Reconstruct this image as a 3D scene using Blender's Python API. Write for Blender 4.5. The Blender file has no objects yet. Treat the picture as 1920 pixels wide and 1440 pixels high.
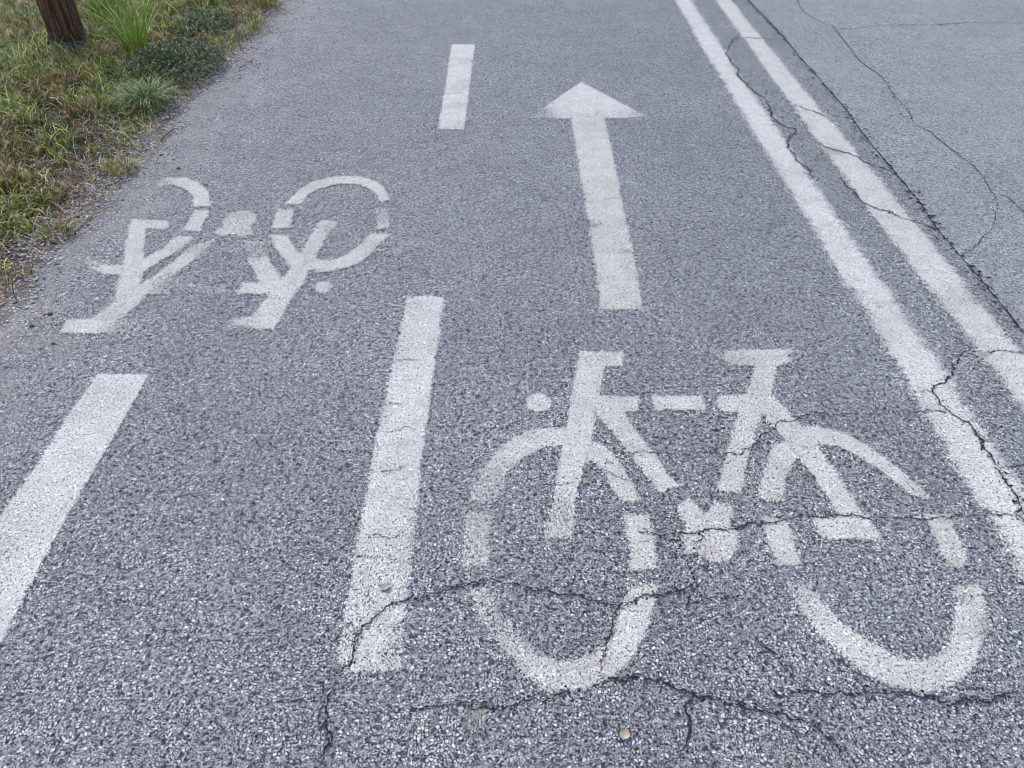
import bpy, math, random
import numpy as np

# ------------------------------------------------------------------ camera, sky, sun, exposure
SC = bpy.context.scene
COL = SC.collection
H = 1.5                       # eye height of the photographer
PITCH = math.radians(39.1)    # camera looks down by this
F = 1440.0                    # focal length in photo pixels (1920 wide)
cam = bpy.data.cameras.new("camera")
cam.sensor_width = 36.0
cam.lens = F / 1920 * 36
cam.clip_start = 0.05
cam.clip_end = 3000
camo = bpy.data.objects.new("camera", cam)
COL.objects.link(camo)
camo.location = (0, 0, H)
camo.rotation_euler = (math.pi / 2 - PITCH, 0, 0)
SC.camera = camo

SUN_EL, SUN_AZ = math.radians(58), math.radians(-35)
w = bpy.data.worlds.new("World")
SC.world = w
w.use_nodes = True
nt = w.node_tree
nt.nodes.clear()
sky = nt.nodes.new("ShaderNodeTexSky")
sky.sky_type = 'NISHITA'
sky.sun_disc = False
sky.sun_elevation = SUN_EL
sky.sun_rotation = SUN_AZ
sky.air_density = 1.0
sky.dust_density = 2.5
sky.ozone_density = 1.0
bg = nt.nodes.new("ShaderNodeBackground")
bg.inputs[1].default_value = 0.12
out = nt.nodes.new("ShaderNodeOutputWorld")
nt.links.new(sky.outputs[0], bg.inputs[0])
nt.links.new(bg.outputs[0], out.inputs[0])

sl = bpy.data.lights.new("sun", 'SUN')
sl.energy = 1.4
sl.angle = math.radians(22)
sl.color = (1.0, 0.96, 0.9)
so = bpy.data.objects.new("sun", sl)
COL.objects.link(so)
so.rotation_euler = (math.pi / 2 - SUN_EL, 0, math.pi - SUN_AZ)
so.location = (0, 0, 10)

SC.view_settings.view_transform = 'Standard'
SC.view_settings.look = 'None'
SC.view_settings.gamma = 1
SC.view_settings.exposure = 1.16
SC.cycles.pixel_filter_type = 'BLACKMAN_HARRIS'
SC.cycles.filter_width = 1.0

rng = np.random.default_rng(7)
random.seed(7)
SP, CP = math.sin(PITCH), math.cos(PITCH)


def gp(p):
    """photo pixels -> points on the level ground (metres)"""
    p = np.asarray(p, float)
    u = (p[:, 0] - 960) / F
    v = (p[:, 1] - 720) / F
    t = H / (SP + v * CP)
    return np.stack([u * t, (CP - v * SP) * t], 1)


def Z(x0, y0, s, pts):
    """points read in an enlarged crop -> photo pixels"""
    return [(x0 + a / s, y0 + b / s) for a, b in pts]


# ------------------------------------------------------------------ helpers
def tag(o, label=None, cat=None, group=None, kind=None):
    if label: o["label"] = label
    if cat: o["category"] = cat
    if group: o["group"] = group
    if kind: o["kind"] = kind
    return o


def link(name, me, mat=None, parent=None):
    o = bpy.data.objects.new(name, me)
    COL.objects.link(o)
    if mat: me.materials.append(mat)
    if parent: o.parent = parent
    return o


def empty(name, loc=(0, 0, 0)):
    o = bpy.data.objects.new(name, None)
    o.location = loc
    o.empty_display_size = 0.1
    COL.objects.link(o)
    return o


def mesh_np(name, verts, faces_list, attrs=None, cols=None, smooth=False):
    """faces_list: list of (n,k) int arrays"""
    me = bpy.data.meshes.new(name)
    verts = np.asarray(verts, np.float32)
    me.vertices.add(len(verts))
    me.vertices.foreach_set("co", verts.ravel())
    loops = np.concatenate([f.ravel() for f in faces_list]).astype(np.int32)
    sizes = np.concatenate([np.full(len(f), f.shape[1], np.int32) for f in faces_list])
    starts = np.concatenate([[0], np.cumsum(sizes)[:-1]]).astype(np.int32)
    me.loops.add(len(loops))
    me.loops.foreach_set("vertex_index", loops)
    me.polygons.add(len(sizes))
    me.polygons.foreach_set("loop_start", starts)
    me.polygons.foreach_set("loop_total", sizes)
    if smooth:
        me.polygons.foreach_set("use_smooth", np.ones(len(sizes), bool))
    me.update(calc_edges=True)
    for k, a in (attrs or {}).items():
        at = me.attributes.new(k, 'FLOAT', 'POINT')
        at.data.foreach_set("value", np.asarray(a, np.float32))
    if cols is not None:
        at = me.attributes.new("tint", 'FLOAT_COLOR', 'POINT')
        c = np.ones((len(verts), 4), np.float32)
        c[:, :3] = cols
        at.data.foreach_set("color", c.ravel())
    me.validate()
    return me


class VNoise:
    def __init__(s, seed, n=256):
        s.n = n
        s.g = np.random.default_rng(seed).random((n, n))

    def __call__(s, x, y):
        x = np.asarray(x, float); y = np.asarray(y, float)
        xi = np.floor(x).astype(int); yi = np.floor(y).astype(int)
        fx = x - xi; fy = y - yi
        fx = fx * fx * (3 - 2 * fx); fy = fy * fy * (3 - 2 * fy)
        n = s.n
        a = s.g[xi % n, yi % n]; b = s.g[(xi + 1) % n, yi % n]
        c = s.g[xi % n, (yi + 1) % n]; d = s.g[(xi + 1) % n, (yi + 1) % n]
        return (a * (1 - fx) + b * fx) * (1 - fy) + (c * (1 - fx) + d * fx) * fy


VN = [VNoise(k) for k in range(8)]


def fbm(x, y, sc, k=0):
    return (VN[k](x * sc, y * sc) * .55 + VN[k + 1](x * sc * 2.1, y * sc * 2.1) * .3 + VN[k + 2](x * sc * 4.3, y * sc * 4.3) * .15)


def sstep(x, a, b):
    t = np.clip((x - a) / (b - a), 0, 1)
    return t * t * (3 - 2 * t)


def polydist(P, poly):
    """signed distance, positive inside"""
    n = len(poly)
    d2 = np.full(len(P), 1e9)
    inside = np.zeros(len(P), bool)
    for i in range(n):
        a = poly[i]; b = poly[(i + 1) % n]
        ab = b - a
        L = ab @ ab + 1e-12
        t = np.clip(((P - a) @ ab) / L, 0, 1)
        q = P - a - t[:, None] * ab
        d2 = np.minimum(d2, (q * q).sum(1))
        c = ((a[1] > P[:, 1]) != (b[1] > P[:, 1]))
        with np.errstate(divide='ignore', invalid='ignore'):
            xx = (b[0] - a[0]) * (P[:, 1] - a[1]) / (b[1] - a[1]) + a[0]
        inside ^= c & (P[:, 0] < xx)
    d = np.sqrt(d2)
    return np.where(inside, d, -d)


# ------------------------------------------------------------------ node helpers
class NB:
    def __init__(s, tree):
        s.t = tree

    def n(s, typ, ins=None, **kw):
        nd = s.t.nodes.new(typ)
        for k, v in kw.items(): setattr(nd, k, v)
        for k, v in (ins or {}).items():
            if isinstance(v, bpy.types.NodeSocket): s.t.links.new(v, nd.inputs[k])
            else: nd.inputs[k].default_value = v
        return nd

    def m(s, op, a, b=None, c=None, clamp=False):
        nd = s.t.nodes.new("ShaderNodeMath")
        nd.operation = op
        nd.use_clamp = clamp
        for i, v in enumerate((a, b, c)):
            if v is None: continue
            if isinstance(v, bpy.types.NodeSocket): s.t.links.new(v, nd.inputs[i])
            else: nd.inputs[i].default_value = v
        return nd.outputs[0]

    def mr(s, v, a, b, c=0.0, d=1.0, smooth=True):
        nd = s.n("ShaderNodeMapRange", interpolation_type='SMOOTHSTEP' if smooth else 'LINEAR')
        s.t.links.new(v, nd.inputs[0])
        for i, x in zip((1, 2, 3, 4), (a, b, c, d)):
            if isinstance(x, bpy.types.NodeSocket): s.t.links.new(x, nd.inputs[i])
            else: nd.inputs[i].default_value = x
        return nd.outputs[0]

    def mix(s, f, a, b, blend='MIX'):
        nd = s.n("ShaderNodeMix", data_type='RGBA', blend_type=blend)
        for idx, v in ((0, f), (6, a), (7, b)):
            if isinstance(v, bpy.types.NodeSocket): s.t.links.new(v, nd.inputs[idx])
            else: nd.inputs[idx].default_value = v if idx == 0 else (*v, 1) if len(v) == 3 else v
        return nd.outputs[2]

    def mixf(s, f, a, b):
        nd = s.n("ShaderNodeMix", data_type='FLOAT')
        for idx, v in ((0, f), (2, a), (3, b)):
            if isinstance(v, bpy.types.NodeSocket): s.t.links.new(v, nd.inputs[idx])
            else: nd.inputs[idx].default_value = v
        return nd.outputs[0]

    def noise(s, vec, scale, detail=2, rough=.55, dims='2D'):
        return s.n("ShaderNodeTexNoise", {"Vector": vec, "Scale": scale, "Detail": detail, "Roughness": rough}, noise_dimensions=dims)

    def vor(s, vec, scale, feature='F1', rnd=1.0):
        return s.n("ShaderNodeTexVoronoi", {"Vector": vec, "Scale": scale, "Randomness": rnd}, voronoi_dimensions='2D', feature=feature)


def new_mat(name):
    m = bpy.data.materials.new(name)
    m.use_nodes = True
    m.node_tree.nodes.clear()
    return m, NB(m.node_tree)


def finish(nb, color, rough=0.8, height=None, bump=1.0, dist=0.003, alpha=None, spec=0.3, transl=None):
    p = nb.n("ShaderNodeBsdfPrincipled", {"Roughness": rough, "Specular IOR Level": spec})
    if isinstance(color, bpy.types.NodeSocket): nb.t.links.new(color, p.inputs["Base Color"])
    else: p.inputs["Base Color"].default_value = (*color, 1)
    if height is not None:
        b = nb.n("ShaderNodeBump", {"Strength": bump, "Distance": dist, "Height": height})
        nb.t.links.new(b.outputs[0], p.inputs["Normal"])
    sh = p.outputs[0]
    if transl:
        tr = nb.n("ShaderNodeBsdfTranslucent", {"Color": color})
        mx = nb.n("ShaderNodeMixShader", {0: transl, 1: sh, 2: tr.outputs[0]})
        sh = mx.outputs[0]
    if alpha is not None:
        tp = nb.n("ShaderNodeBsdfTransparent")
        mx = nb.n("ShaderNodeMixShader", {0: alpha, 1: tp.outputs[0], 2: sh})
        sh = mx.outputs[0]
    o = nb.n("ShaderNodeOutputMaterial", {0: sh})
    return p


# ---- the shared aggregate pattern: stones bedded in bitumen
def make_stone_group():
    g = bpy.data.node_groups.new("aggregate", 'ShaderNodeTree')
    g.interface.new_socket("Vector", in_out='INPUT', socket_type='NodeSocketVector')
    for nme in ("Stone", "Tone", "Rand", "Height", "Clump"):
        g.interface.new_socket(nme, in_out='OUTPUT', socket_type='NodeSocketFloat')
    nb = NB(g)
    gi = g.nodes.new("NodeGroupInput")
    go = g.nodes.new("NodeGroupOutput")
    P = gi.outputs[0]
    wn = nb.noise(P, 90, 2)
    off = nb.n("ShaderNodeVectorMath", {0: wn.outputs["Color"], 1: (.5, .5, .5)}, operation='SUBTRACT')
    offs = nb.n("ShaderNodeVectorMath", {0: off.outputs[0], 3: 0.012}, operation='SCALE')
    Q = nb.n("ShaderNodeVectorMath", {0: P, 1: offs.outputs[0]}, operation='ADD').outputs[0]
    eA = nb.vor(Q, 142, 'DISTANCE_TO_EDGE').outputs["Distance"]
    cA = nb.n("ShaderNodeSeparateColor", {0: nb.vor(Q, 142).outputs["Color"]})
    eB = nb.vor(Q, 300, 'DISTANCE_TO_EDGE').outputs["Distance"]
    cB = nb.n("ShaderNodeSeparateColor", {0: nb.vor(Q, 300).outputs["Color"]})
    isB = nb.m('LESS_THAN', nb.m('ADD', cA.outputs[0], nb.mr(nb.noise(P, 5, 3, .6).outputs[0], .3, .7, -.18, .18)), 0.58)
    sA = nb.mr(eA, 0.03, 0.18)
    sB = nb.m('MULTIPLY', nb.mr(eB, 0.015, 0.17), nb.mr(eA, -0.02, 0.05))
    stone = nb.mixf(isB, sA, sB)
    tone = nb.mixf(isB, cA.outputs[1], cB.outputs[1])
    rnd = nb.mixf(isB, cA.outputs[2], cB.outputs[2])
    sunk = nb.mr(rnd, 0.02, 0.24, 0.12, 1.0)          # some stones sit deep in the binder or are gone
    stone = nb.m('MULTIPLY', stone, sunk)
    pits = nb.noise(P, 110, 3, .75).outputs[0]
    stone = nb.m('MULTIPLY', stone, nb.mr(pits, .36, .46, .25, 1))
    grain = nb.noise(P, 700, 2, .6).outputs[0]
    clump = nb.noise(P, 48, 3, .6).outputs[0]
    h = nb.m('MULTIPLY', stone, nb.m('ADD', 0.75, nb.m('MULTIPLY', tone, 0.4)))
    h = nb.m('ADD', h, nb.m('MULTIPLY', grain, 0.18))
    h = nb.m('ADD', h, nb.m('MULTIPLY', clump, 1.0))
    for i, s in enumerate((stone, tone, rnd, h, clump)):
        g.links.new(s, go.inputs[i])
    return g


AGG = make_stone_group()


def objcoord(nb):
    return nb.n("ShaderNodeTexCoord").outputs["Object"]


def asphalt_mat(name, dark, lo, hi, bump=1.0, dusty_edge=False, seamx=None):
    m, nb = new_mat(name)
    P = objcoord(nb)
    g = nb.n("ShaderNodeGroup", {0: P}, node_tree=AGG)
    st, tone, rnd, h, cl = [g.outputs[i] for i in range(5)]
    grain = nb.noise(P, 520, 2, .7).outputs[0]
    t = nb.m('ADD', nb.m('MULTIPLY', tone, .55), nb.m('MULTIPLY', grain, .45))
    sc = nb.mix(t, lo, hi)
    # a few bright quartz chips and a few warm ones
    sc = nb.mix(nb.mr(rnd, .988, .994), sc, [min(.8, c * 1.3) for c in hi])
    sc = nb.mix(nb.m('MULTIPLY', nb.mr(rnd, .40, .405), nb.mr(rnd, .42, .415)), sc, (lo[0] * 1.25, lo[1] * 1.12, lo[2] * .98))
    stc = nb.m('MULTIPLY', st, nb.mr(cl, .34, .52, .8, 1))
    c = nb.mix(stc, dark, sc)
    big = nb.noise(P, 1.7, 4, .6).outputs[0]
    mid = nb.noise(P, 9, 3, .6).outputs[0]
    mac = nb.noise(P, 72, 3, .75).outputs[0]  # coarse random mottling; puts shadows of the deep texture into the colour
    f = nb.m('ADD', nb.mr(big, .3, .7, .94, 1.06), nb.m('ADD', nb.mr(mid, .3, .7, -.06, .06), nb.m('ADD', nb.mr(mac, .3, .7, -.27, .22), nb.mr(nb.noise(P, 42, 3, .8).outputs[0], .3, .7, -.17, .15))))
    cc = nb.n("ShaderNodeVectorMath", {0: c, 3: f}, operation='SCALE').outputs[0]
    gr = nb.m('MULTIPLY', nb.mr(nb.noise(P, 2.6, 4, .7).outputs[0], .58, .78, 0, .28), nb.mr(grain, .35, .6))
    cc = nb.mix(gr, cc, (.20, .185, .165))
    if dusty_edge:
        x = nb.n("ShaderNodeSeparateXYZ", {0: P}).outputs[0]
        xx = nb.m('ADD', nb.m('SUBTRACT', x, EDGE_MEAN), nb.mr(nb.noise(P, 6, 4, .65).outputs[0], .3, .7, -.22, .22))
        dust = nb.m('MULTIPLY', nb.mr(xx, .30, .0, 0, .6), nb.mr(nb.noise(P, 160, 2).outputs[0], .35, .6, .35, 1))
        cc = nb.mix(dust, cc, (.33, .32, .31))
    finish(nb, cc, nb.mr(tone, 0, 1, .42, .65), h, bump, 0.006, spec=nb.m('MULTIPLY', st, .95))
    return m


EDGE_MEAN = -1.72
M_PATH = asphalt_mat("path_asphalt", (.032, .033, .046), (.42, .43, .465), (.55, .563, .60), dusty_edge=True)
M_ROAD = asphalt_mat("road_asphalt", (.07, .073, .085), (.30, .312, .33), (.50, .515, .54), bump=.7)


def paint_mat(name, col, dirt):
    m, nb = new_mat(name)
    P = objcoord(nb)
    g = nb.n("ShaderNodeGroup", {0: P}, node_tree=AGG)
    st, tone, rnd, h, cl = [g.outputs[i] for i in range(5)]
    cov = nb.n("ShaderNodeAttribute", attribute_name="cover").outputs["Fac"]
    fine = nb.noise(P, 300, 3, .75).outputs[0]
    pit = nb.noise(P, 90, 3, .65).outputs[0]
    # how readily the paint sticks here: high on the stones, low in the gaps
    keep = nb.m('ADD', nb.m('MULTIPLY', st, .28), nb.m('MULTIPLY', nb.mr(fine, .25, .75, 0, 1, False), .78))
    keep = nb.m('ADD', keep, nb.m('MULTIPLY', nb.mr(pit, .25, .75, 0, 1, False), .26))
    keep = nb.m('ADD', keep, nb.m('MULTIPLY', rnd, .12))
    a = nb.m('MULTIPLY', nb.mr(nb.m('ADD', keep, nb.m('MULTIPLY', cov, .74)), 1.08, 1.16), nb.mr(cov, .02, .15))
    pk = nb.noise(P, 170, 2, .6).outputs[0]
    a = nb.m('MULTIPLY', a, nb.mr(nb.m('ADD', pk, nb.m('MULTIPLY', pit, .35)), .795, .83, 1, 0))
    blot = nb.noise(P, 14, 4, .6).outputs[0]
    c = nb.mix(nb.mr(blot, .42, .68, 0, .7), col, dirt)
    c = nb.mix(nb.mr(nb.noise(P, 330, 2, .7).outputs[0], .56, .68, 0, .5), c, [d * .62 for d in dirt])
    c = nb.mix(nb.mr(st, .0, .5, .35, 0), c, [d * .5 for d in dirt])
    finish(nb, c, 0.65, h, .75, 0.005, alpha=a, spec=.35)
    return m


M_PAINT = paint_mat("worn_white_paint", (.67, .67, .67), (.555, .555, .53))
M_PAINT_OLD = paint_mat("older_cream_paint", (.62, .62, .605), (.52, .515, .49))


def plain_mat(name, col, rough=.8, scale=60, var=.35, bump=.4, transl=None):
    m, nb = new_mat(name)
    P = objcoord(nb)
    n = nb.noise(P, scale, 3, .6, '3D').outputs[0]
    f = nb.mr(n, .25, .75, 1 - var, 1 + var, False)
    cc = nb.n("ShaderNodeVectorMath", {0: col, 3: f}, operation='SCALE').outputs[0]
    finish(nb, cc, rough, n, bump, .003, transl=transl)
    return m


def tint_mat(name, rough=.6, transl=.25):
    m, nb = new_mat(name)
    c = nb.n("ShaderNodeAttribute", attribute_name="tint").outputs["Color"]
    p = finish(nb, c, rough, spec=.4, transl=transl)
    return m


M_BLADE = tint_mat("grass_blade", .5, .15)
M_LITTER = tint_mat("dry_litter", .8, .1)
M_STONE = tint_mat("loose_stone", .85, None)
M_CRACK = plain_mat("crack_dark", (.016, .016, .022), .95, 300, .4)

# ------------------------------------------------------------------ the setting
seam_px = Z(1220, 0, 2.743, [(500, 0), (600, 105), (690, 200), (760, 290), (860, 400), (1000, 560), (1130, 740), (1250, 880), (1380, 1040), (1470, 1180), (1590, 1320), (1690, 1430)]) + \
          Z(1220, 400, 2.743, [(1750, 410), (1850, 530), (1920, 620)])
seam = gp(seam_px)
# straight continuation of the joint at both ends
d_far = (seam[0] - seam[5]); d_far /= np.linalg.norm(d_far)
d_near = (seam[-1] - seam[-7]); d_near /= np.linalg.norm(d_near)
seam_ext = np.vstack([seam[0] + d_far * 60, seam[0] + d_far * 6, seam, seam[-1] + d_near * 4, seam[-1] + d_near * 30])


_e = gp([(545, 0), (505, 60), (455, 110), (410, 150), (360, 200), (330, 240), (302, 290), (245, 350), (215, 385), (150, 440), (114, 503), (70, 555), (12, 615)])[::-1]
_ex, _ey = _e[:, 0] - .02, _e[:, 1]


def edge_x(y):
    """where the verge meets the asphalt"""
    return np.interp(y, _ey, _ex) + .02 * np.sin(np.asarray(y) * 9)


def strip(name, left, right, z, mat):
    """sheet between two rows of points"""
    n = len(left)
    v = np.zeros((2 * n, 3)); v[:n, :2] = left; v[n:, :2] = right; v[:, 2] = z
    i = np.arange(n - 1)
    f = np.stack([i, i + n, i + n + 1, i + 1], 1)
    me = mesh_np(name, v, [f[:, ::-1]])
    o = link(name, me, mat)
    if me.polygons[0].normal.z < 0: me.flip_normals()
    return o


ys = seam_ext[:, 1]
cyc = strip("cycle_path", np.stack([np.full(len(ys), -2.3), ys], 1), seam_ext, 0.0, M_PATH)
tag(cyc, kind="structure")
road = strip("road", seam_ext, np.stack([np.full(len(ys), 6.6), ys], 1), 0.0, M_ROAD)
tag(road, kind="structure")


def terr(x, y):
    d = edge_x(y) - x                     # distance into the verge
    z = -.035 + .047 * sstep(d, -.14, .08) + .045 * sstep(d, .1, .8)
    nz = (fbm(x, y, 5, 0) - .5) * .05 + (fbm(x, y, 22, 3) - .5) * .032
    z = z + nz * sstep(d, -.25, .0) * (0.45 + .55 * sstep(d, 0, .3))
    z = z - .03 * sstep(d, -.12, -.4)
    return z


def axis(lo, hi, step, far, n=14):
    core = np.arange(lo, hi + 1e-6, step)
    g = np.geomspace(.3, far, n)
    return np.concatenate([lo - g[::-1], core, hi + g])


gx = axis(-6.2, -1.2, .022, 900)
gy = axis(-.2, 10, .035, 900)
XX, YY = np.meshgrid(gx, gy, indexing='ij')
ZZ = terr(XX, YY)
a, b = XX.shape
idx = np.arange(a * b).reshape(a, b)
fc = np.stack([idx[:-1, :-1], idx[1:, :-1], idx[1:, 1:], idx[:-1, 1:]], -1).reshape(-1, 4)
print('EDGE', _ex.round(2), _ey.round(2))
gme = mesh_np("ground", np.stack([XX, YY, ZZ], -1).reshape(-1, 3), [fc], smooth=True)


def soil_mat():
    m, nb = new_mat("verge_soil")
    P = objcoord(nb)
    n1 = nb.noise(P, 7, 5, .65).outputs[0]
    n2 = nb.noise(P, 120, 4, .7).outputs[0]
    v = nb.vor(P, 75)
    e = nb.vor(P, 75, 'DISTANCE_TO_EDGE').outputs["Distance"]
    r = nb.n("ShaderNodeSeparateColor", {0: v.outputs["Color"]})
    c = nb.mix(nb.mr(n1, .35, .65), (.022, .017, .012), (.06, .047, .035))
    sx = nb.n("ShaderNodeSeparateXYZ", {0: P})
    c = nb.mix(nb.m('MULTIPLY', nb.mr(sx.outputs[0], -4.5, -7.0), .8), c, (.085, .105, .032))
    c = nb.mix(nb.mr(n2, .4, .62, 0, .8), c, (.02, .015, .012))
    x = nb.n("ShaderNodeSeparateXYZ", {0: P}).outputs[0]
    near = nb.mr(x, EDGE_MEAN - .4, EDGE_MEAN + .02)
    peb = nb.m('MULTIPLY', nb.m('MULTIPLY', nb.mr(e, .05, .2), nb.m('GREATER_THAN', r.outputs[0], .45)), near)
    pc = nb.mix(r.outputs[1], (.26, .25, .24), (.50, .49, .48))
    c = nb.mix(nb.m('MULTIPLY', nb.mr(x, EDGE_MEAN - .25, EDGE_MEAN + .05), .75), c, (.25, .235, .215))
    c = nb.mix(peb, c, pc)
    h = nb.m('ADD', n2, peb)
    finish(nb, c, .95, h, 1, .006, spec=.15)
    return m


ground = link("ground", gme, soil_mat())
tag(ground, kind="structure")

# ------------------------------------------------------------------ cracks
def jag(P, amp=.22, mn=.007):
    """fractal midpoint displacement of a ground polyline"""
    P = [np.array(p) for p in P]
    while True:
        out = [P[0]]; ch = False
        for a_, b_ in zip(P[:-1], P[1:]):
            L = np.linalg.norm(b_ - a_)
            if L > mn:
                ch = True
                nrm = np.array([-(b_ - a_)[1], (b_ - a_)[0]])
                lim = min(1.0, .05 / max(L, 1e-6))
                out.append((a_ + b_) / 2 + nrm * rng.normal(0, amp * .55) * lim)
            out.append(b_)
        P = out
        if not ch: return np.array(P)


CRACK_LINES = []


def crack(px, width, parent, gap=.12, z=.0042, amp=.25, name="crack", mn=.006):
    """thin dark fissure as its own ragged mesh; width in metres"""
    P = jag(gp(px), amp, mn)
    CRACK_LINES.append((P[::3], width))
    n = len(P)
    T = np.gradient(P, axis=0)
    T /= np.linalg.norm(T, axis=1)[:, None] + 1e-9
    N = np.stack([-T[:, 1], T[:, 0]], 1)
    s = np.cumsum(np.r_[0, np.linalg.norm(np.diff(P, axis=0), axis=1)])
    k = rng.uniform(0, 200)
    slow = VN[0](s * 9 + k, s * 0 + .5)
    fast = rng.random(n)
    wd = width * (.25 + 1.1 * slow) * (.35 + 1.1 * fast ** 2)
    wd *= np.where(VN[1](s * 16 + k, s * 0 + 3.5) < gap, .12, 1)
    wd *= np.clip(np.minimum(s, s[-1] - s) / .05, .15, 1)
    sh = rng.normal(0, .25, n) * wd
    v = np.zeros((2 * n, 3))
    v[:n, :2] = P + N * (wd * .5 + sh)[:, None]
    v[n:, :2] = P - N * (wd * .5 - sh)[:, None]
    v[:, 2] = z
    i = np.arange(n - 1)
    f = np.stack([i, i + n, i + n + 1, i + 1], 1)
    # crumbled pits along the crack
    pv, pf = [], []
    m = int(s[-1] * 80 * min(1, width / .003))
    base = 2 * n
    for _ in range(m):
        q = rng.integers(0, n)
        c = P[q] + N[q] * rng.normal(0, width * 1.5)
        r = width * rng.uniform(.25, .8)
        a0 = rng.uniform(0, 6.28)
        for kk in range(5):
            rr = r * rng.uniform(.5, 1.3)
            pv.append((c[0] + rr * math.cos(a0 + kk * 1.2566), c[1] + rr * math.sin(a0 + kk * 1.2566), z + .0003))
        pf.append([base + len(pv) - 5 + kk for kk in range(5)])
    fl = [f[:, ::-1]]
    if pf:
        v = np.vstack([v, np.array(pv)]); fl.append(np.array(pf))
    me = mesh_np(name, v, fl)
    return link(name, me, M_CRACK, parent)


R8 = lambda p: Z(1220, 0, 2.743, p)
R9 = lambda p: Z(1220, 400, 2.743, p)
R5 = lambda p: Z(1220, 620, 2.743, p)
R3 = lambda p: Z(840, 620, 2.743, p)
R4 = lambda p: Z(840, 860, 2.743, p)
R6 = lambda p: Z(1220, 860, 2.743, p)
R2 = lambda p: Z(60, 300, 2.743, p)
R7 = lambda p: Z(760, 40, 2.4, p)
RC = lambda p: Z(560, 860, 2.4825, p)
RL = lambda p: Z(0, 680, 2.571, p)

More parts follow.
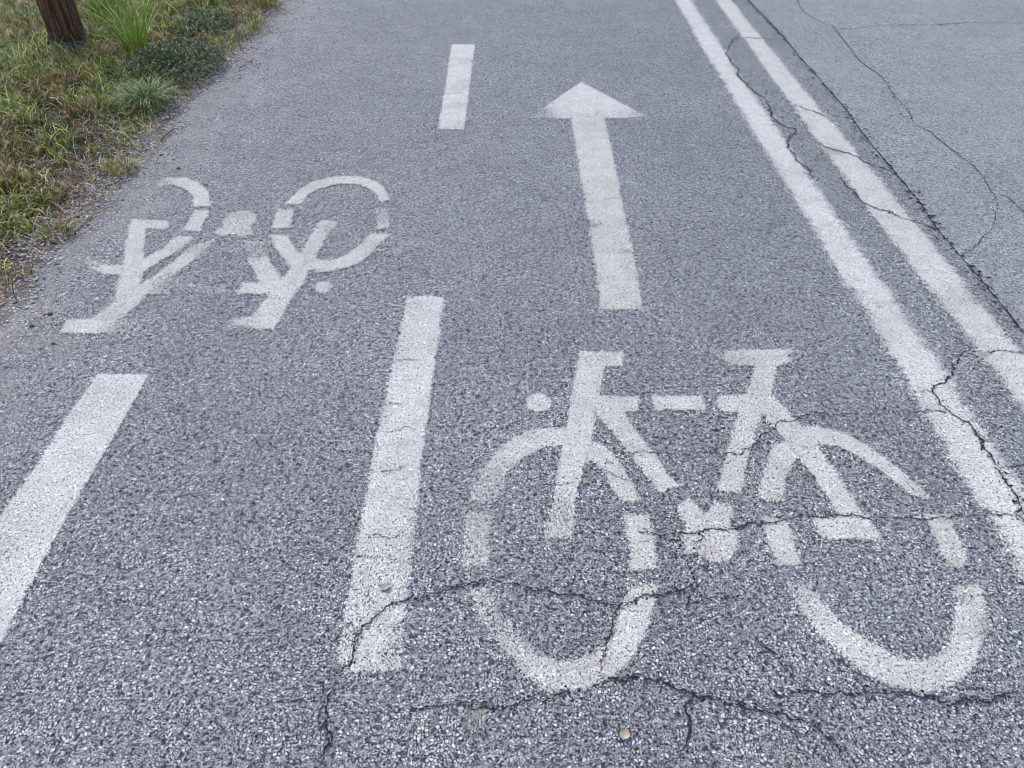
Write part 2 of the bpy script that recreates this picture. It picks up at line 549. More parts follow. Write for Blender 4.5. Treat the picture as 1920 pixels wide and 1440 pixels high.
path_cracks = [
    (R8([(680, 205), (560, 200), (510, 195), (440, 200), (410, 230), (395, 270), (410, 310), (440, 350), (445, 390), (500, 440), (560, 490), (600, 520), (610, 570), (630, 610), (680, 650), (745, 670), (720, 710), (705, 760), (740, 800), (800, 870), (860, 930)]), .0075, .15),
    (R8([(740, 540), (820, 570), (890, 600)]), .007, .1),
    (R8([(870, 740), (960, 775), (1050, 805), (1130, 850), (1250, 880)]), .007, .1),
    (R8([(970, 920), (1080, 1035), (1150, 1070), (1250, 1110), (1340, 1140), (1420, 1165), (1480, 1190)]), .007, .1),
    (R8([(600, 620), (640, 615)]), .004, .1),
    (R9([(1660, 690), (1600, 730), (1570, 780), (1550, 840), (1510, 880), (1455, 890), (1450, 920), (1480, 960), (1515, 1010), (1570, 1050), (1640, 1085), (1670, 1130), (1700, 1190), (1750, 1260), (1800, 1320)]), .0062, .02),
    (R5([(1800, 710), (1830, 790), (1880, 850), (1905, 910), (1890, 935)]), .0085, .0),
    (R5([(1905, 930), (1940, 1000), (1990, 1060)]), .008, .0),
    (R5([(1890, 935), (1850, 955), (1800, 955), (1740, 937), (1640, 955), (1540, 965), (1450, 968), (1380, 975), (1240, 970), (1110, 970), (1000, 958), (920, 957), (800, 960), (740, 965), (650, 985), (560, 995), (440, 1025), (360, 1020), (260, 1040), (100, 1050), (-60, 1040)]), .0042, .12),
    (R5([(1800, 710), (1860, 700), (1920, 695), (2000, 700)]), .005, .1),
    (R5([(1515, 410), (1400, 420), (1250, 425), (1100, 430), (900, 430), (830, 435), (770, 450), (740, 465), (680, 468), (640, 490), (600, 530), (550, 570), (520, 600), (480, 615), (390, 632), (300, 630), (180, 625)]), .0042, .12),
    (R3([(1240, 628), (1050, 630), (950, 640), (860, 635)]), .003, .5),
    (R5([(1700, 130), (1730, 118), (1800, 105), (1860, 112), (1960, 118)]), .005, .2),
    (R5([(1380, 315), (1450, 318)]), .004, .1),
    (R5([(1640, 480), (1700, 400), (1760, 330), (1850, 310), (1920, 330)]), .0022, .55),
    (R4([(-20, 668), (70, 655), (150, 640), (230, 625), (300, 650), (400, 660), (500, 680), (600, 700), (700, 715), (770, 740), (860, 755), (960, 735), (1050, 710), (1130, 690), (1200, 680), (1280, 655)]), .0042, .18),
    (RC([(910, 568), (800, 590), (700, 615), (600, 640), (510, 650), (450, 670), (390, 710), (340, 760), (290, 790), (270, 830), (255, 900), (235, 970), (170, 1005)]), .0042, .03),
    (RC([(170, 1005), (150, 1100), (130, 1180), (125, 1240), (160, 1300), (125, 1350), (110, 1440), (100, 1500)]), .0035, .3),
    (R4([(1240, 690), (1235, 715), (1270, 740), (1400, 720), (1520, 710)]), .0035, .35),
    (R4([(60, 1300), (160, 1290), (300, 1280), (420, 1250), (560, 1215), (700, 1195), (790, 1150), (950, 1120), (1050, 1145), (1150, 1180), (1230, 1200), (1300, 1230), (1400, 1240), (1470, 1265), (1600, 1300), (1700, 1310), (1820, 1350), (1900, 1400)]), .0036, .35),
    (R6([(640, 1225), (800, 1200), (950, 1215), (1050, 1210), (1180, 1210), (1320, 1200), (1440, 1225), (1560, 1265), (1680, 1255), (1800, 1230), (1960, 1218)]), .0042, .15),
    (R4([(780, 1150), (780, 1100), (800, 1000), (820, 930), (840, 880), (870, 760)]), .0026, .4),
    (R6([(250, 380), (262, 420), (245, 470)]), .006, 0),
    (R4([(1270, 1150), (1255, 1240), (1240, 1330), (1235, 1440), (1220, 1540)]), .004, .4),
    (R6([(500, 910), (560, 960), (640, 1000), (700, 1070), (760, 1100)]), .003, .4),
    (RC([(250, 1200), (400, 1190), (560, 1170), (700, 1150), (800, 1140), (993, 1160)]), .0025, .45),
    (RC([(345, 60), (440, 60), (500, 45)]), .003, .1),
    (RC([(330, 370), (430, 375), (490, 350)]), .0025, .2),
    (RC([(345, 600), (335, 650), (330, 690)]), .0015, .1),
    (R3([(400, 785), (540, 790), (610, 790), (650, 780)]), .003, .3),
    (R3([(800, 690), (850, 670)]), .004, .1),
    (R7([(960, 1045), (990, 1035), (1030, 1048)]), .004, .1),
    (R7([(905, 800), (960, 795)]), .004, .3),
    ([(430, 1440), (442, 1415), (450, 1395)], .003, .3),
    ([(742, 676), (757, 674), (770, 677), (786, 677)], .0026, .1),
    ([(722, 760), (745, 757), (762, 760)], .0022, .3),
    ([(715, 810), (742, 808), (770, 803), (790, 806)], .0022, .3),
    ([(668, 1040), (700, 1046), (730, 1042)], .0018, .4),
    ([(836, 175), (850, 176), (868, 173)], .004, .2),
    ([(1130, 880), (1190, 905), (1215, 935)], .0022, .3),
    ([(1850, 770), (1885, 782), (1925, 778)], .0028, .3),
    ([(1560, 1085), (1600, 1092), (1650, 1080), (1700, 1090)], .0016, .55),
    ([(610, 1290), (600, 1340), (625, 1395), (600, 1450)], .003, .3),
    ([(1290, 1010), (1288, 1060), (1300, 1110), (1296, 1170)], .0024, .45),
    ([(1300, 1290), (1360, 1312), (1430, 1330), (1480, 1372), (1530, 1392)], .0028, .4),
    ([(1480, 1300), (1520, 1340), (1545, 1380), (1600, 1440)], .0024, .5),
    ([(960, 920), (1000, 912), (1040, 915)], .0024, .4),
    ([(880, 1320), (868, 1350), (850, 1375)], .0022, .4),
    ([(1415, 1190), (1450, 1225), (1480, 1260), (1500, 1300)], .0022, .45),
    ([(1700, 1120), (1760, 1122), (1830, 1118), (1920, 1124)], .0016, .5),
    ([(540, 905), (600, 899), (660, 907), (700, 890)], .0016, .55),
    ([(380, 1290), (405, 1275), (428, 1262)], .002, .5),
]
for px, wd, gap in path_cracks:
    yb = max(p[1] for p in px)
    crack(px, wd * (1.3 if yb > 1050 else .9), cyc, gap * .8)
road_cracks = [
    (R8([(735, -60), (755, 0), (770, 50), (850, 105), (940, 140), (1000, 220), (1080, 320), (1190, 400), (1250, 500), (1320, 560), (1350, 640), (1440, 680), (1530, 760), (1640, 840), (1700, 900), (1745, 980), (1785, 1030)]), .008, .28),
    (R8([(1785, 1030), (1770, 1130), (1740, 1200), (1660, 1270), (1590, 1320)]), .0045, .4),
    (R8([(1240, 520), (1290, 600), (1345, 640)]), .003, .4),
    (R8([(950, 150), (1040, 152), (1160, 135), (1300, 130), (1440, 132), (1560, 125), (1640, 118), (1920, 120), (2200, 130)]), .009, .2),
    (R8([(1770, 1000), (1840, 1020), (1900, 1080), (1990, 1130)]), .007, .2),
    (R8([(1430, 1110), (1600, 1110), (1780, 1110)]), .004, .35),
    (R8([(590, 80), (660, 40)]), .006, .3),
]
for px, wd, gap in road_cracks:
    crack(px, wd * .75, road, gap * .5, amp=.12, mn=.01)
# the joint between the two layers of asphalt
sj = np.array(seam_px)
far_px = [(1345, -55)]
near_px = [(2010, 735), (2100, 850)]
crack(far_px + [tuple(p) for p in sj] + near_px, .0115, road, .0, amp=.02, name="joint_seam", mn=.014)

# ------------------------------------------------------------------ painted markings
def crack_erode(P):
    """paint is broken where a crack runs"""
    r = np.ones(len(P))
    lo, hi = P.min(0) - .03, P.max(0) + .03
    for L, wd in CRACK_LINES:
        q = L[(L[:, 0] > lo[0]) & (L[:, 0] < hi[0]) & (L[:, 1] > lo[1]) & (L[:, 1] < hi[1])]
        for p in q:
            d2 = ((P - p) ** 2).sum(1)
            r = np.minimum(r, .55 + .45 * sstep(np.sqrt(d2), wd * .5, wd * 1.2 + .006))
    return r


def paint(name, polys, mat, parent=None, cell=.005, soft=.008, z=.002, base=1.0, wear=.3, fades=(), erode=True, seed=0, grow=.002):
    """worn paint lying on the road: a fine sheet whose 'cover' tells how much paint is left"""
    polys = [gp(p) for p in polys]
    allp = np.vstack(polys)
    lo = allp.min(0) - soft * 2 - .01; hi = allp.max(0) + soft * 2 + .01
    xs = np.arange(lo[0], hi[0], cell); yy = np.arange(lo[1], hi[1], cell)
    X, Y = np.meshgrid(xs, yy, indexing='ij')
    P = np.stack([X.ravel(), Y.ravel()], 1)
    d = np.full(len(P), -1.0)
    for p in polys:
        l2 = p.min(0) - soft * 3; h2 = p.max(0) + soft * 3
        mk = (P[:, 0] > l2[0]) & (P[:, 0] < h2[0]) & (P[:, 1] > l2[1]) & (P[:, 1] < h2[1])
        d[mk] = np.maximum(d[mk], polydist(P[mk], p))
    wob = (fbm(P[:, 0] + seed, P[:, 1], 40, 2) - .5) * soft * 1.2
    c = sstep(d + wob + grow, -soft, soft)
    wn = fbm(P[:, 0] + seed * 3, P[:, 1], 7, 4)
    c = c * (base - wear * .7 * sstep(wn, .35, .7))
    for (fx, fy, r, amt) in fades:
        q = gp([(fx, fy)])[0]
        dd = np.linalg.norm(P - q, axis=1)
        c = c * (1 - amt * (1 - sstep(dd, r * .3, r)))
    keep = c > .02
    if erode:
        ii = np.where(keep)[0]
        c[ii] *= crack_erode(P[ii])
    K = keep.reshape(X.shape)
    cellk = K[:-1, :-1] | K[1:, :-1] | K[1:, 1:] | K[:-1, 1:]
    idx = np.arange(X.size).reshape(X.shape)
    f = np.stack([idx[:-1, :-1], idx[1:, :-1], idx[1:, 1:], idx[:-1, 1:]], -1)[cellk]
    used, inv = np.unique(f, return_inverse=True)
    f = inv.reshape(-1, 4)
    v = np.zeros((len(used), 3)); v[:, :2] = P[used]; v[:, 2] = z
    me = mesh_np(name, v, [f], attrs={"cover": c[used]})
    return link(name, me, mat, parent)


# dashes
o = paint("lane_dash", [R7([(210, 105), (312, 105), (290, 280), (264, 488), (147, 485), (180, 300)])], M_PAINT, soft=.01, wear=.35, seed=1)
tag(o, "shortest-looking white dash, farthest away, beside the tip of the painted arrow", "lane marking", "dashes of the broken line")
o = paint("lane_dash", [[(765, 557), (738, 680), (699, 860), (660, 1073), (634, 1215), (645, 1262), (752, 1256), (757, 1170), (767, 1085), (791, 860), (812, 700), (832, 557)]],
          M_PAINT, soft=.009, wear=.3, seed=2, fades=[(745, 1225, .05, .4), (640, 1190, .05, .4), (752, 1180, .03, .35)])
tag(o, "long white dash crossed by a black crack, between the two bicycle symbols", "lane marking", "dashes of the broken line")
o = paint("lane_dash", [[(185, 703), (136, 769), (78, 859), (29, 929), (-30, 1015), (-434, 1600), (-215, 1600), (4, 1201), (78, 1053), (155, 917), (210, 824), (278, 703)]],
          M_PAINT, soft=.006, wear=.22, seed=3)
tag(o, "slanting white dash with crisp edges running off the left side of the picture", "lane marking")

# the double line
LL_l = R8([(60, -110), (125, 0), (240, 200), (330, 340), (430, 520), (560, 740), (650, 880), (780, 1080), (870, 1250), (960, 1430)]) + \
       R9([(1090, 480), (1200, 650), (1330, 830), (1400, 1010), (1480, 1150), (1600, 1300)]) + R5([(1680, 920), (1740, 970), (1810, 1100), (1900, 1250), (2090, 1560)])
LL_r = R8([(140, -110), (205, 0), (320, 170), (430, 370), (560, 500), (690, 720), (780, 850), (880, 1000), (1000, 1200), (1130, 1400)]) + \
       R9([(1200, 350), (1300, 520), (1410, 660), (1540, 830), (1600, 960), (1700, 1130), (1830, 1260), (1920, 1400)]) + R5([(2000, 980), (2300, 1400), (2420, 1560)])
def ease(px):
    """a line on the ground is straight or bends gently: smooth the digitised edge"""
    g = gp(px)
    c = np.polyfit(g[:, 1], g[:, 0], 3)
    y = np.linspace(g[:, 1].min(), g[:, 1].max(), 30)[::-1]
    x = .75 * np.polyval(c, y) + .25 * np.interp(y, *g[np.argsort(g[:, 1])].T[::-1])
    t = H / 1.0
    z = y * CP + H * SP
    return list(zip(960 + F * x / z, 720 + F * (H * CP - y * SP) / z))


LL_l, LL_r = ease(LL_l), ease(LL_r)
o = paint("lane_line", [LL_l + LL_r[::-1]], M_PAINT, soft=.034, wear=.25, base=1.08, seed=4, cell=.006,
          fades=[(1617, 575, .10, .2), (1500, 330, .12, .15)])
tag(o, "left line of the worn white double line, next to the arrow and bicycle symbol", "lane marking")
RL_l = R8([(255, -110), (330, 0), (470, 190), (600, 370), (740, 540), (870, 740), (980, 900), (1080, 1040), (1230, 1200), (1330, 1340)]) + \
       R9([(1380, 330), (1540, 500), (1660, 680), (1720, 760), (1800, 870), (1900, 980), (2100, 1210)])
RL_r = R8([(330, -110), (410, 0), (560, 180), (700, 360), (830, 520), (980, 680), (1080, 810), (1200, 940), (1320, 1100), (1440, 1250)]) + \
       R9([(1500, 230), (1620, 390), (1750, 550), (1880, 690), (2000, 830), (2200, 1060)])
RL_l, RL_r = ease(RL_l), ease(RL_r)
o = paint("lane_line", [RL_l + RL_r[::-1]], M_PAINT_OLD, soft=.028, wear=.3, base=1.14, seed=5, cell=.006,
          fades=[(1560, 280, .09, .25), (1690, 425, .08, .2), (1800, 560, .12, .15)])
tag(o, "right line of the worn white double line, next to the black joint in the asphalt", "lane marking")

# arrow
arr = empty("arrow_marking", (*gp([(1165, 575)])[0], 0.0))
tag(arr, "white straight-ahead arrow painted on the right-hand cycle lane, left wing of its head worn away", "road arrow")


def kid(o, root):
    o.parent = root
    o.matrix_parent_inverse.identity()
    o.location = (-root.location[0], -root.location[1], -root.location[2])
    return o


# (part meshes keep world coordinates; shifting them back keeps the stone pattern aligned with the road)
PZ = [0]


def part(name, polys, mat, root, **k):
    PZ[0] += 1
    k['z'] = .002 + .0002 * (PZ[0] % 8)
    o = paint(name, polys, mat, **k)
    v = np.empty(len(o.data.vertices) * 3, np.float32)
    o.parent = root
    o.location = (-root.location[0], -root.location[1], -root.location[2])
    return o


part("arrow_head", [R7([(793, 275), (1078, 427), (985, 436), (690, 438), (555, 434)])], M_PAINT, arr, soft=.010, wear=.35, base=.95, seed=6, fades=[(1000, 215, .20, .55), (1195, 215, .08, .2)])
part("arrow_shaft", [R7([(745, 434), (763, 540), (792, 710), (826, 910), (856, 1110), (880, 1295), (1068, 1295), (1030, 1070), (982, 840), (938, 630), (894, 434)])],
     M_PAINT_OLD, arr, soft=.012, wear=.2, base=.96, seed=7, fades=[(1110, 420, .06, .35), (1120, 520, .06, .3)])

# near bicycle symbol
B1 = empty("bicycle_marking", (*gp([(1360, 1280)])[0], 0.0))
tag(B1, "large white stencilled bicycle symbol in the right-hand lane, crossed by cracks", "bicycle symbol", "painted bicycle symbols")
part("handlebar", [R3([(683, 110), (905, 112), (893, 182), (797, 188), (655, 215)])], M_PAINT_OLD, B1, seed=8, soft=.007, wear=.3, base=.95)
part("headlight", [R3([(418, 345), (440, 333), (470, 330), (500, 338), (522, 355), (530, 375), (520, 397), (495, 410), (460, 412), (425, 406), (410, 385), (410, 362)])], M_PAINT_OLD, B1, seed=9, grow=.004, soft=.008, base=.95)
part("frame", [
    R3([(672, 180), (797, 182), (790, 260), (775, 340), (980, 344), (975, 414), (900, 420), (960, 510), (1040, 620), (1110, 710), (1180, 800), (1095, 832), (1020, 745), (940, 650), (860, 540), (800, 470), (755, 425), (750, 480), (735, 570),
        (700, 690), (668, 790), (655, 880), (655, 980), (625, 1070), (500, 1065), (530, 930), (560, 770), (590, 600), (612, 500), (630, 400), (650, 260)]),
    R3([(1050, 340), (1302, 340), (1322, 410), (1062, 410)]),
    R3([(1580, 170), (1560, 260), (1530, 332), (1380, 344), (1402, 412), (1500, 422), (1470, 520), (1440, 620), (1410, 720), (1385, 820), (1500, 836), (1520, 760), (1550, 620), (1580, 530), (1615, 425), (1700, 520), (1800, 640), (1890, 760), (1975, 890), (2010, 955),
        (2130, 955), (2080, 865), (1990, 730), (1890, 590), (1800, 480), (1715, 385), (1662, 335), (1668, 280), (1692, 175)]),
    R5([(835, 975), (1105, 955), (1185, 1072), (880, 1072)]),
], M_PAINT_OLD, B1, seed=10, soft=.008, wear=.3, base=1.04, fades=[(1050, 960, .10, .25), (1310, 870, .05, .1)])
part("saddle", [R3([(1340, 104), (1770, 100), (1762, 160), (1690, 184), (1580, 182), (1450, 176), (1390, 135)])], M_PAINT_OLD, B1, seed=11, soft=.008, wear=.3, base=.95, fades=[(1345, 662, .04, .5), (1480, 668, .03, .3)])
part("pedal", [R3([(1175, 900), (1240, 870), (1290, 920), (1320, 950), (1370, 880), (1470, 910), (1440, 1000), (1490, 1050), (1490, 1130), (1440, 1185), (1360, 1192), (1285, 1150), (1230, 1145), (1208, 1050), (1230, 1010), (1190, 950)])],
     M_PAINT_OLD, B1, seed=12, soft=.009, wear=.25, base=1.04)
part("wheel", [
    R3([(110, 880), (140, 790), (175, 715), (240, 640), (310, 570), (400, 515), (500, 500), (640, 503), (610, 590), (500, 600), (420, 635), (350, 690), (300, 750), (265, 830), (240, 885)]),
    R3([(720, 565), (790, 590), (850, 640), (900, 710), (950, 790), (992, 880), (895, 882), (850, 810), (800, 720), (740, 672), (690, 680), (660, 620)]),
    R4([(85, 285), (215, 283), (210, 562), (70, 562), (80, 400)]),
    R4([(905, 295), (1030, 290), (1065, 420), (1072, 572), (940, 572), (930, 440)]),
    R4([(100, 670), (150, 790), (210, 880), (300, 1000), (400, 1110), (480, 1185), (580, 1212), (700, 1200), (830, 1135), (940, 1040), (1010, 900), (1045, 800), (1068, 700), (1072, 650), (940, 668), (915, 720), (890, 790), (860, 880), (820, 960), (750, 1010), (640, 1045), (560, 1050), (450, 1010), (380, 930), (300, 860), (240, 740), (215, 670)]),
], M_PAINT_OLD, B1, seed=13, soft=.010, wear=.3, base=1.02,
     fades=[(895, 930, .16, .26), (895, 1010, .12, .24), (890, 1120, .16, .34), (940, 1190, .10, .15), (1205, 1120, .10, .1)])
part("wheel", [
    R5([(745, 500), (760, 500), (880, 497), (1000, 530), (1100, 588), (1200, 658), (1300, 738), (1385, 800), (1445, 872), (1370, 862), (1270, 790), (1160, 705), (1060, 642), (960, 592), (850, 588), (740, 570)]),
    R5([(740, 560), (650, 588), (600, 660), (570, 760), (553, 866), (682, 872), (692, 780), (712, 705), (770, 640)]),
    R5([(570, 958), (700, 978), (722, 1050), (768, 1200), (660, 1212), (620, 1120), (590, 1040)]),
    R5([(1405, 945), (1535, 950), (1562, 1030), (1600, 1100), (1642, 1212), (1530, 1212), (1480, 1120), (1430, 1000)]),
    R6([(690, 640), (740, 730), (800, 810), (860, 900), (950, 980), (1060, 1070), (1180, 1150), (1300, 1192), (1430, 1207), (1530, 1182), (1620, 1120), (1682, 1020), (1713, 900), (1714, 760), (1702, 655), (1552, 655), (1565, 760), (1555, 880), (1520, 980), (1440, 1040), (1300, 1042), (1180, 972), (1060, 900), (950, 820), (880, 740), (830, 655)]),
], M_PAINT_OLD, B1, seed=14, soft=.009, wear=.3, base=1.02, fades=[(1740, 925, .09, .3), (1500, 1100, .08, .35), (1790, 1110, .06, .2)])

# far bicycle symbol (for the oncoming lane)
B2 = empty("bicycle_marking", (*gp([(420, 620)])[0], 0.0))
tag(B2, "smaller-looking white bicycle symbol at the verge, upside down as seen from here", "bicycle symbol", "painted bicycle symbols")
part("frame", [
    R2([(1490, 310), (1572, 322), (1510, 400), (1455, 500), (1420, 570), (1380, 640), (1330, 720), (1285, 800), (1140, 812), (1200, 720), (1232, 686), (1060, 686), (1088, 634), (1180, 634), (1110, 500), (1205, 498), (1280, 625), (1340, 550), (1400, 460), (1440, 390)]),
    R2([(730, 642), (1000, 655), (1000, 685), (730, 680)]),
    R2([(1110, 420), (1190, 420), (1205, 500), (1120, 500)]),
    R2([(515, 308), (700, 315), (700, 357), (585, 352), (575, 430), (567, 520), (680, 455), (735, 400), (828, 398), (760, 460), (680, 505), (600, 555), (562, 590), (550, 650), (650, 590), (740, 520), (830, 440), (935, 415), (880, 475), (780, 550), (690, 632), (720, 660), (700, 692), (590, 692), (540, 745), (480, 795), (400, 862), (290, 862), (300, 822), (380, 772), (432, 722), (450, 620), (475, 540), (490, 420)]),
    R2([(285, 500), (330, 530), (390, 545), (470, 548), (460, 590), (380, 586), (310, 566), (270, 530)]),
], M_PAINT_OLD, B2, seed=15, grow=.004, soft=.011, wear=.3, base=1.0, fades=[(360, 542, .22, .62), (480, 470, .10, .55), (160, 500, .10, .3), (380, 470, .10, .3), (610, 430, .1, .2)], cell=.006)
part("handlebar", [R2([(1170, 868), (1020, 850), (1045, 818), (1140, 810), (1285, 800), (1235, 866)])], M_PAINT_OLD, B2, seed=16, grow=.006, soft=.010, wear=.2, base=1.0, fades=[(445, 605, .10, .3)])
part("headlight", [R2([(1455, 655), (1470, 636), (1500, 627), (1530, 632), (1548, 648), (1545, 668), (1520, 682), (1485, 687), (1460, 675)])], M_PAINT_OLD, B2, seed=17, grow=.003, soft=.010, wear=.2, base=.85)
part("saddle", [R2([(185, 825), (600, 828), (545, 882), (370, 890), (148, 892)])], M_PAINT_OLD, B2, seed=18, grow=.003, soft=.010, wear=.2, base=1.0, fades=[(265, 610, .16, .6)])
part("pedal", [R2([(930, 378), (972, 350), (990, 305), (1015, 280), (1060, 266), (1110, 266), (1146, 280), (1160, 303), (1142, 328), (1122, 346), (1138, 362), (1130, 384), (1085, 397), (1050, 386), (1020, 385), (985, 392)])], M_PAINT_OLD, B2, seed=19, grow=.003, soft=.013, wear=.3, base=.9)
part("wheel", [
    R2([(1305, 228), (1370, 160), (1450, 112), (1560, 88), (1680, 88), (1760, 110), (1812, 152), (1838, 205), (1800, 215), (1770, 180), (1740, 152), (1680, 126), (1580, 122), (1480, 150), (1420, 182), (1385, 228)]),
    R2([(1768, 255), (1832, 255), (1838, 350), (1785, 355)]),
    R2([(1838, 385), (1790, 430), (1740, 490), (1660, 540), (1560, 572), (1480, 578), (1415, 562), (1430, 520), (1540, 522), (1620, 490), (1690, 440), (1740, 385)]),
    R2([(1265, 258), (1348, 258), (1320, 352), (1238, 352)]),
    R2([(1228, 390), (1312, 395), (1340, 450), (1400, 505), (1360, 560), (1310, 532), (1260, 462)]),
], M_PAINT_OLD, B2, seed=20, grow=.003, soft=.011, wear=.3, base=1.0, fades=[(722, 400, .14, .5)], cell=.006)
part("wheel", [
    R2([(640, 120), (690, 96), (790, 94), (860, 120), (905, 170), (918, 237), (835, 237), (830, 182), (790, 147), (730, 126), (665, 134)]),
    R2([(840, 262), (912, 262), (862, 366), (778, 362), (820, 300)]),
], M_PAINT_OLD, B2, seed=21, grow=.003, soft=.009, wear=.2, base=1.03, fades=[(300, 345, .10, .4)], cell=.006)
# parts carry coordinates relative to their own location; keep the stone pattern in place
bpy.context.view_layer.update()

# ------------------------------------------------------------------ verge plants
def blades(base, L, wd, az, bend, col, curl=1.7, droop=0.0, seg=3, kink=0.0):
    """many grass blades in one mesh; all arguments are arrays over the blades"""
    n = len(L)
    S = np.linspace(0, 1, seg + 1)
    Wf = np.sqrt(np.clip(1 - S ** 2.2, 0, 1)) * (.85 + .15 * np.minimum(S * 4, 1))
    tw = az + math.pi / 2 + rng.normal(0, .5, n)
    px_, py_ = np.cos(tw), np.sin(tw)
    turn = rng.normal(0, kink, n) if kink else np.zeros(n)
    droop = np.zeros(n) + droop
    V = []
    cx, cy = base[:, 0].copy(), base[:, 1].copy()
    hor0 = np.zeros(n)
    for k, s in enumerate(S):
        hor = L * bend * s ** curl
        a_ = az + turn * s
        cx = cx + np.cos(a_) * (hor - hor0); cy = cy + np.sin(a_) * (hor - hor0)
        hor0 = hor
        hz = L * s * np.sqrt(np.clip(1 - (bend * s ** (curl - 1) * .92) ** 2, .0, 1)) * (1 - droop) + droop * L * 1.5 * s * (1 - s * .93)
        cz = base[:, 2] + hz
        if k < seg:
            ww = wd * Wf[k] * .5
            V.append(np.stack([cx - px_ * ww, cy - py_ * ww, cz], 1))
            V.append(np.stack([cx + px_ * ww, cy + py_ * ww, cz], 1))
        else:
            V.append(np.stack([cx, cy, cz], 1))
    m = 2 * seg + 1
    V = np.stack(V, 1)
    b0 = np.arange(n)[:, None] * m
    q = np.concatenate([b0 + np.array([[2 * k, 2 * k + 1, 2 * k + 3, 2 * k + 2]]) for k in range(seg - 1)])
    t = b0 + np.array([[m - 3, m - 2, m - 1]])
    C = np.repeat(col[:, None, :], m, 1)
    return V.reshape(-1, 3), q, t, C.reshape(-1, 3)


def pal(n, cols, wts, jit=.18):
    cols = np.array(cols); wts = np.array(wts, float); wts /= wts.sum()
    c = cols[rng.choice(len(cols), n, p=wts)]
    c = c * rng.lognormal(0, jit, (n, 1)) * rng.lognormal(0, .06, (n, 3))
    return np.clip(c, .005, .8)


GREEN = [(.08, .14, .012), (.17, .225, .018), (.28, .31, .045), (.035, .075, .012)]
DRY = [(.31, .23, .09), (.17, .10, .035), (.46, .38, .22), (.085, .04, .018)]


def scatter(n, x0, x1, y0, y1):
    return np.stack([rng.uniform(x0, x1, n), rng.uniform(y0, y1, n)], 1)


def mk_grass():
    P = scatter(330000, -5.2, -1.74, 1.6, 9.0)
    Q = scatter(420000, -9.5, -1.2, -1.5, 16.0)      # thinner, coarser sward farther off
    Q = Q[~((Q[:, 0] > -5.2) & (Q[:, 1] > 1.6) & (Q[:, 1] < 9.0))]
    far = np.r_[np.zeros(len(P), bool), np.ones(len(Q), bool)]
    P = np.vstack([P, Q])
    d = edge_x(P[:, 1]) - P[:, 0]
    cl = fbm(P[:, 0], P[:, 1], 9, 1)          # clumpiness
    big = fbm(P[:, 0] + 40, P[:, 1], 1.6, 3)
    dens = sstep(d, .0, .24) * (.12 + .88 * sstep(cl, .38, .56)) * (.3 + .7 * sstep(big, .25, .5))
    dens *= np.where(~far & (P[:, 1] > 7.4), .5, 1) * np.where(~far & (P[:, 0] < -4.5), .5, 1)
    dens *= np.linalg.norm(P - gp([(138, 112)])[0], axis=1) > .17
    pk = rng.random(len(P)) < dens * .95
    P = P[pk]; d = d[pk]; big = big[pk]; cl = cl[pk]; far = far[pk]
    n = len(P)
    base = np.column_stack([P, terr(P[:, 0], P[:, 1]) - .004])
    L = rng.gamma(3.2, .020, n) + .02
    L *= .65 + .6 * sstep(d, .05, .6)
    L *= .7 + .6 * sstep(cl, .4, .7)
    wd = rng.uniform(.002, .005, n) * np.where(far, 2.0, 1)
    # blades of one clump lean together
    az = fbm(P[:, 0], P[:, 1], 14, 0) * 25 + rng.normal(0, 1.1, n)
    bend = np.clip(rng.beta(3.5, 1.5, n), .1, .99)
    hue = fbm(P[:, 0] + 11, P[:, 1] + 5, 3.2, 2)
    pgreen = sstep(hue, .34, .56) * .45 + .42
    g = rng.random(n) < pgreen
    c = pal(n, DRY, (3, 3, 2.5, 3), .35)
    c[g] = pal(g.sum(), GREEN, (3, 3, 3, 3), .35)
    red = (~g) & (fbm(P[:, 0] + 3, P[:, 1], 6, 4) > .52)
    c[red] = pal(red.sum(), [(.17, .065, .03), (.24, .12, .045), (.10, .05, .03)], (1, 1, 1))
    V, q, t, C = blades(base, L, wd, az, bend, c, droop=rng.beta(.8, .8, n), seg=4, kink=.9)
    return mesh_np("grass", V, [q, t], cols=C)


grass = link("grass", mk_grass(), M_BLADE)
tag(grass, "mixed green and straw-coloured grass growing on the roadside verge", "grass", kind="stuff")


def mk_litter():
    P = scatter(110000, -5.0, -1.2, 1.6, 8.5)
    d = edge_x(P[:, 1]) - P[:, 0] + (fbm(P[:, 0], P[:, 1], 7, 5) - .5) * .25
    dens = sstep(d, -.05, .12) * (.12 + .88 * (1 - sstep(d, .2, .5)))
    pk = rng.random(len(P)) < dens * .8
    P = P[pk]; d2 = d[pk]
    n = len(P)
    base = np.column_stack([P, np.maximum(terr(P[:, 0], P[:, 1]), 0) + rng.uniform(.001, .02, n) * sstep(d2, -.05, .25)])
    L = rng.gamma(3, .013, n) + .008
    wd = rng.uniform(.001, .0032, n)
    c = pal(n, [(.36, .30, .22), (.26, .20, .14), (.46, .42, .36), (.15, .10, .07), (.24, .15, .12)], (3, 3, 2, 2, 2), .25)
    V, q, t, C = blades(base, L, wd, rng.uniform(0, 6.28, n), rng.uniform(.93, 1.05, n), c, curl=1.15, kink=1.0)
    return mesh_np("litter", V, [q, t], cols=C)


litter = link("dry_litter", mk_litter(), M_LITTER)
tag(litter, "dead straw, stalks and plant scraps lying along the edge of the verge", "plant litter", kind="stuff")


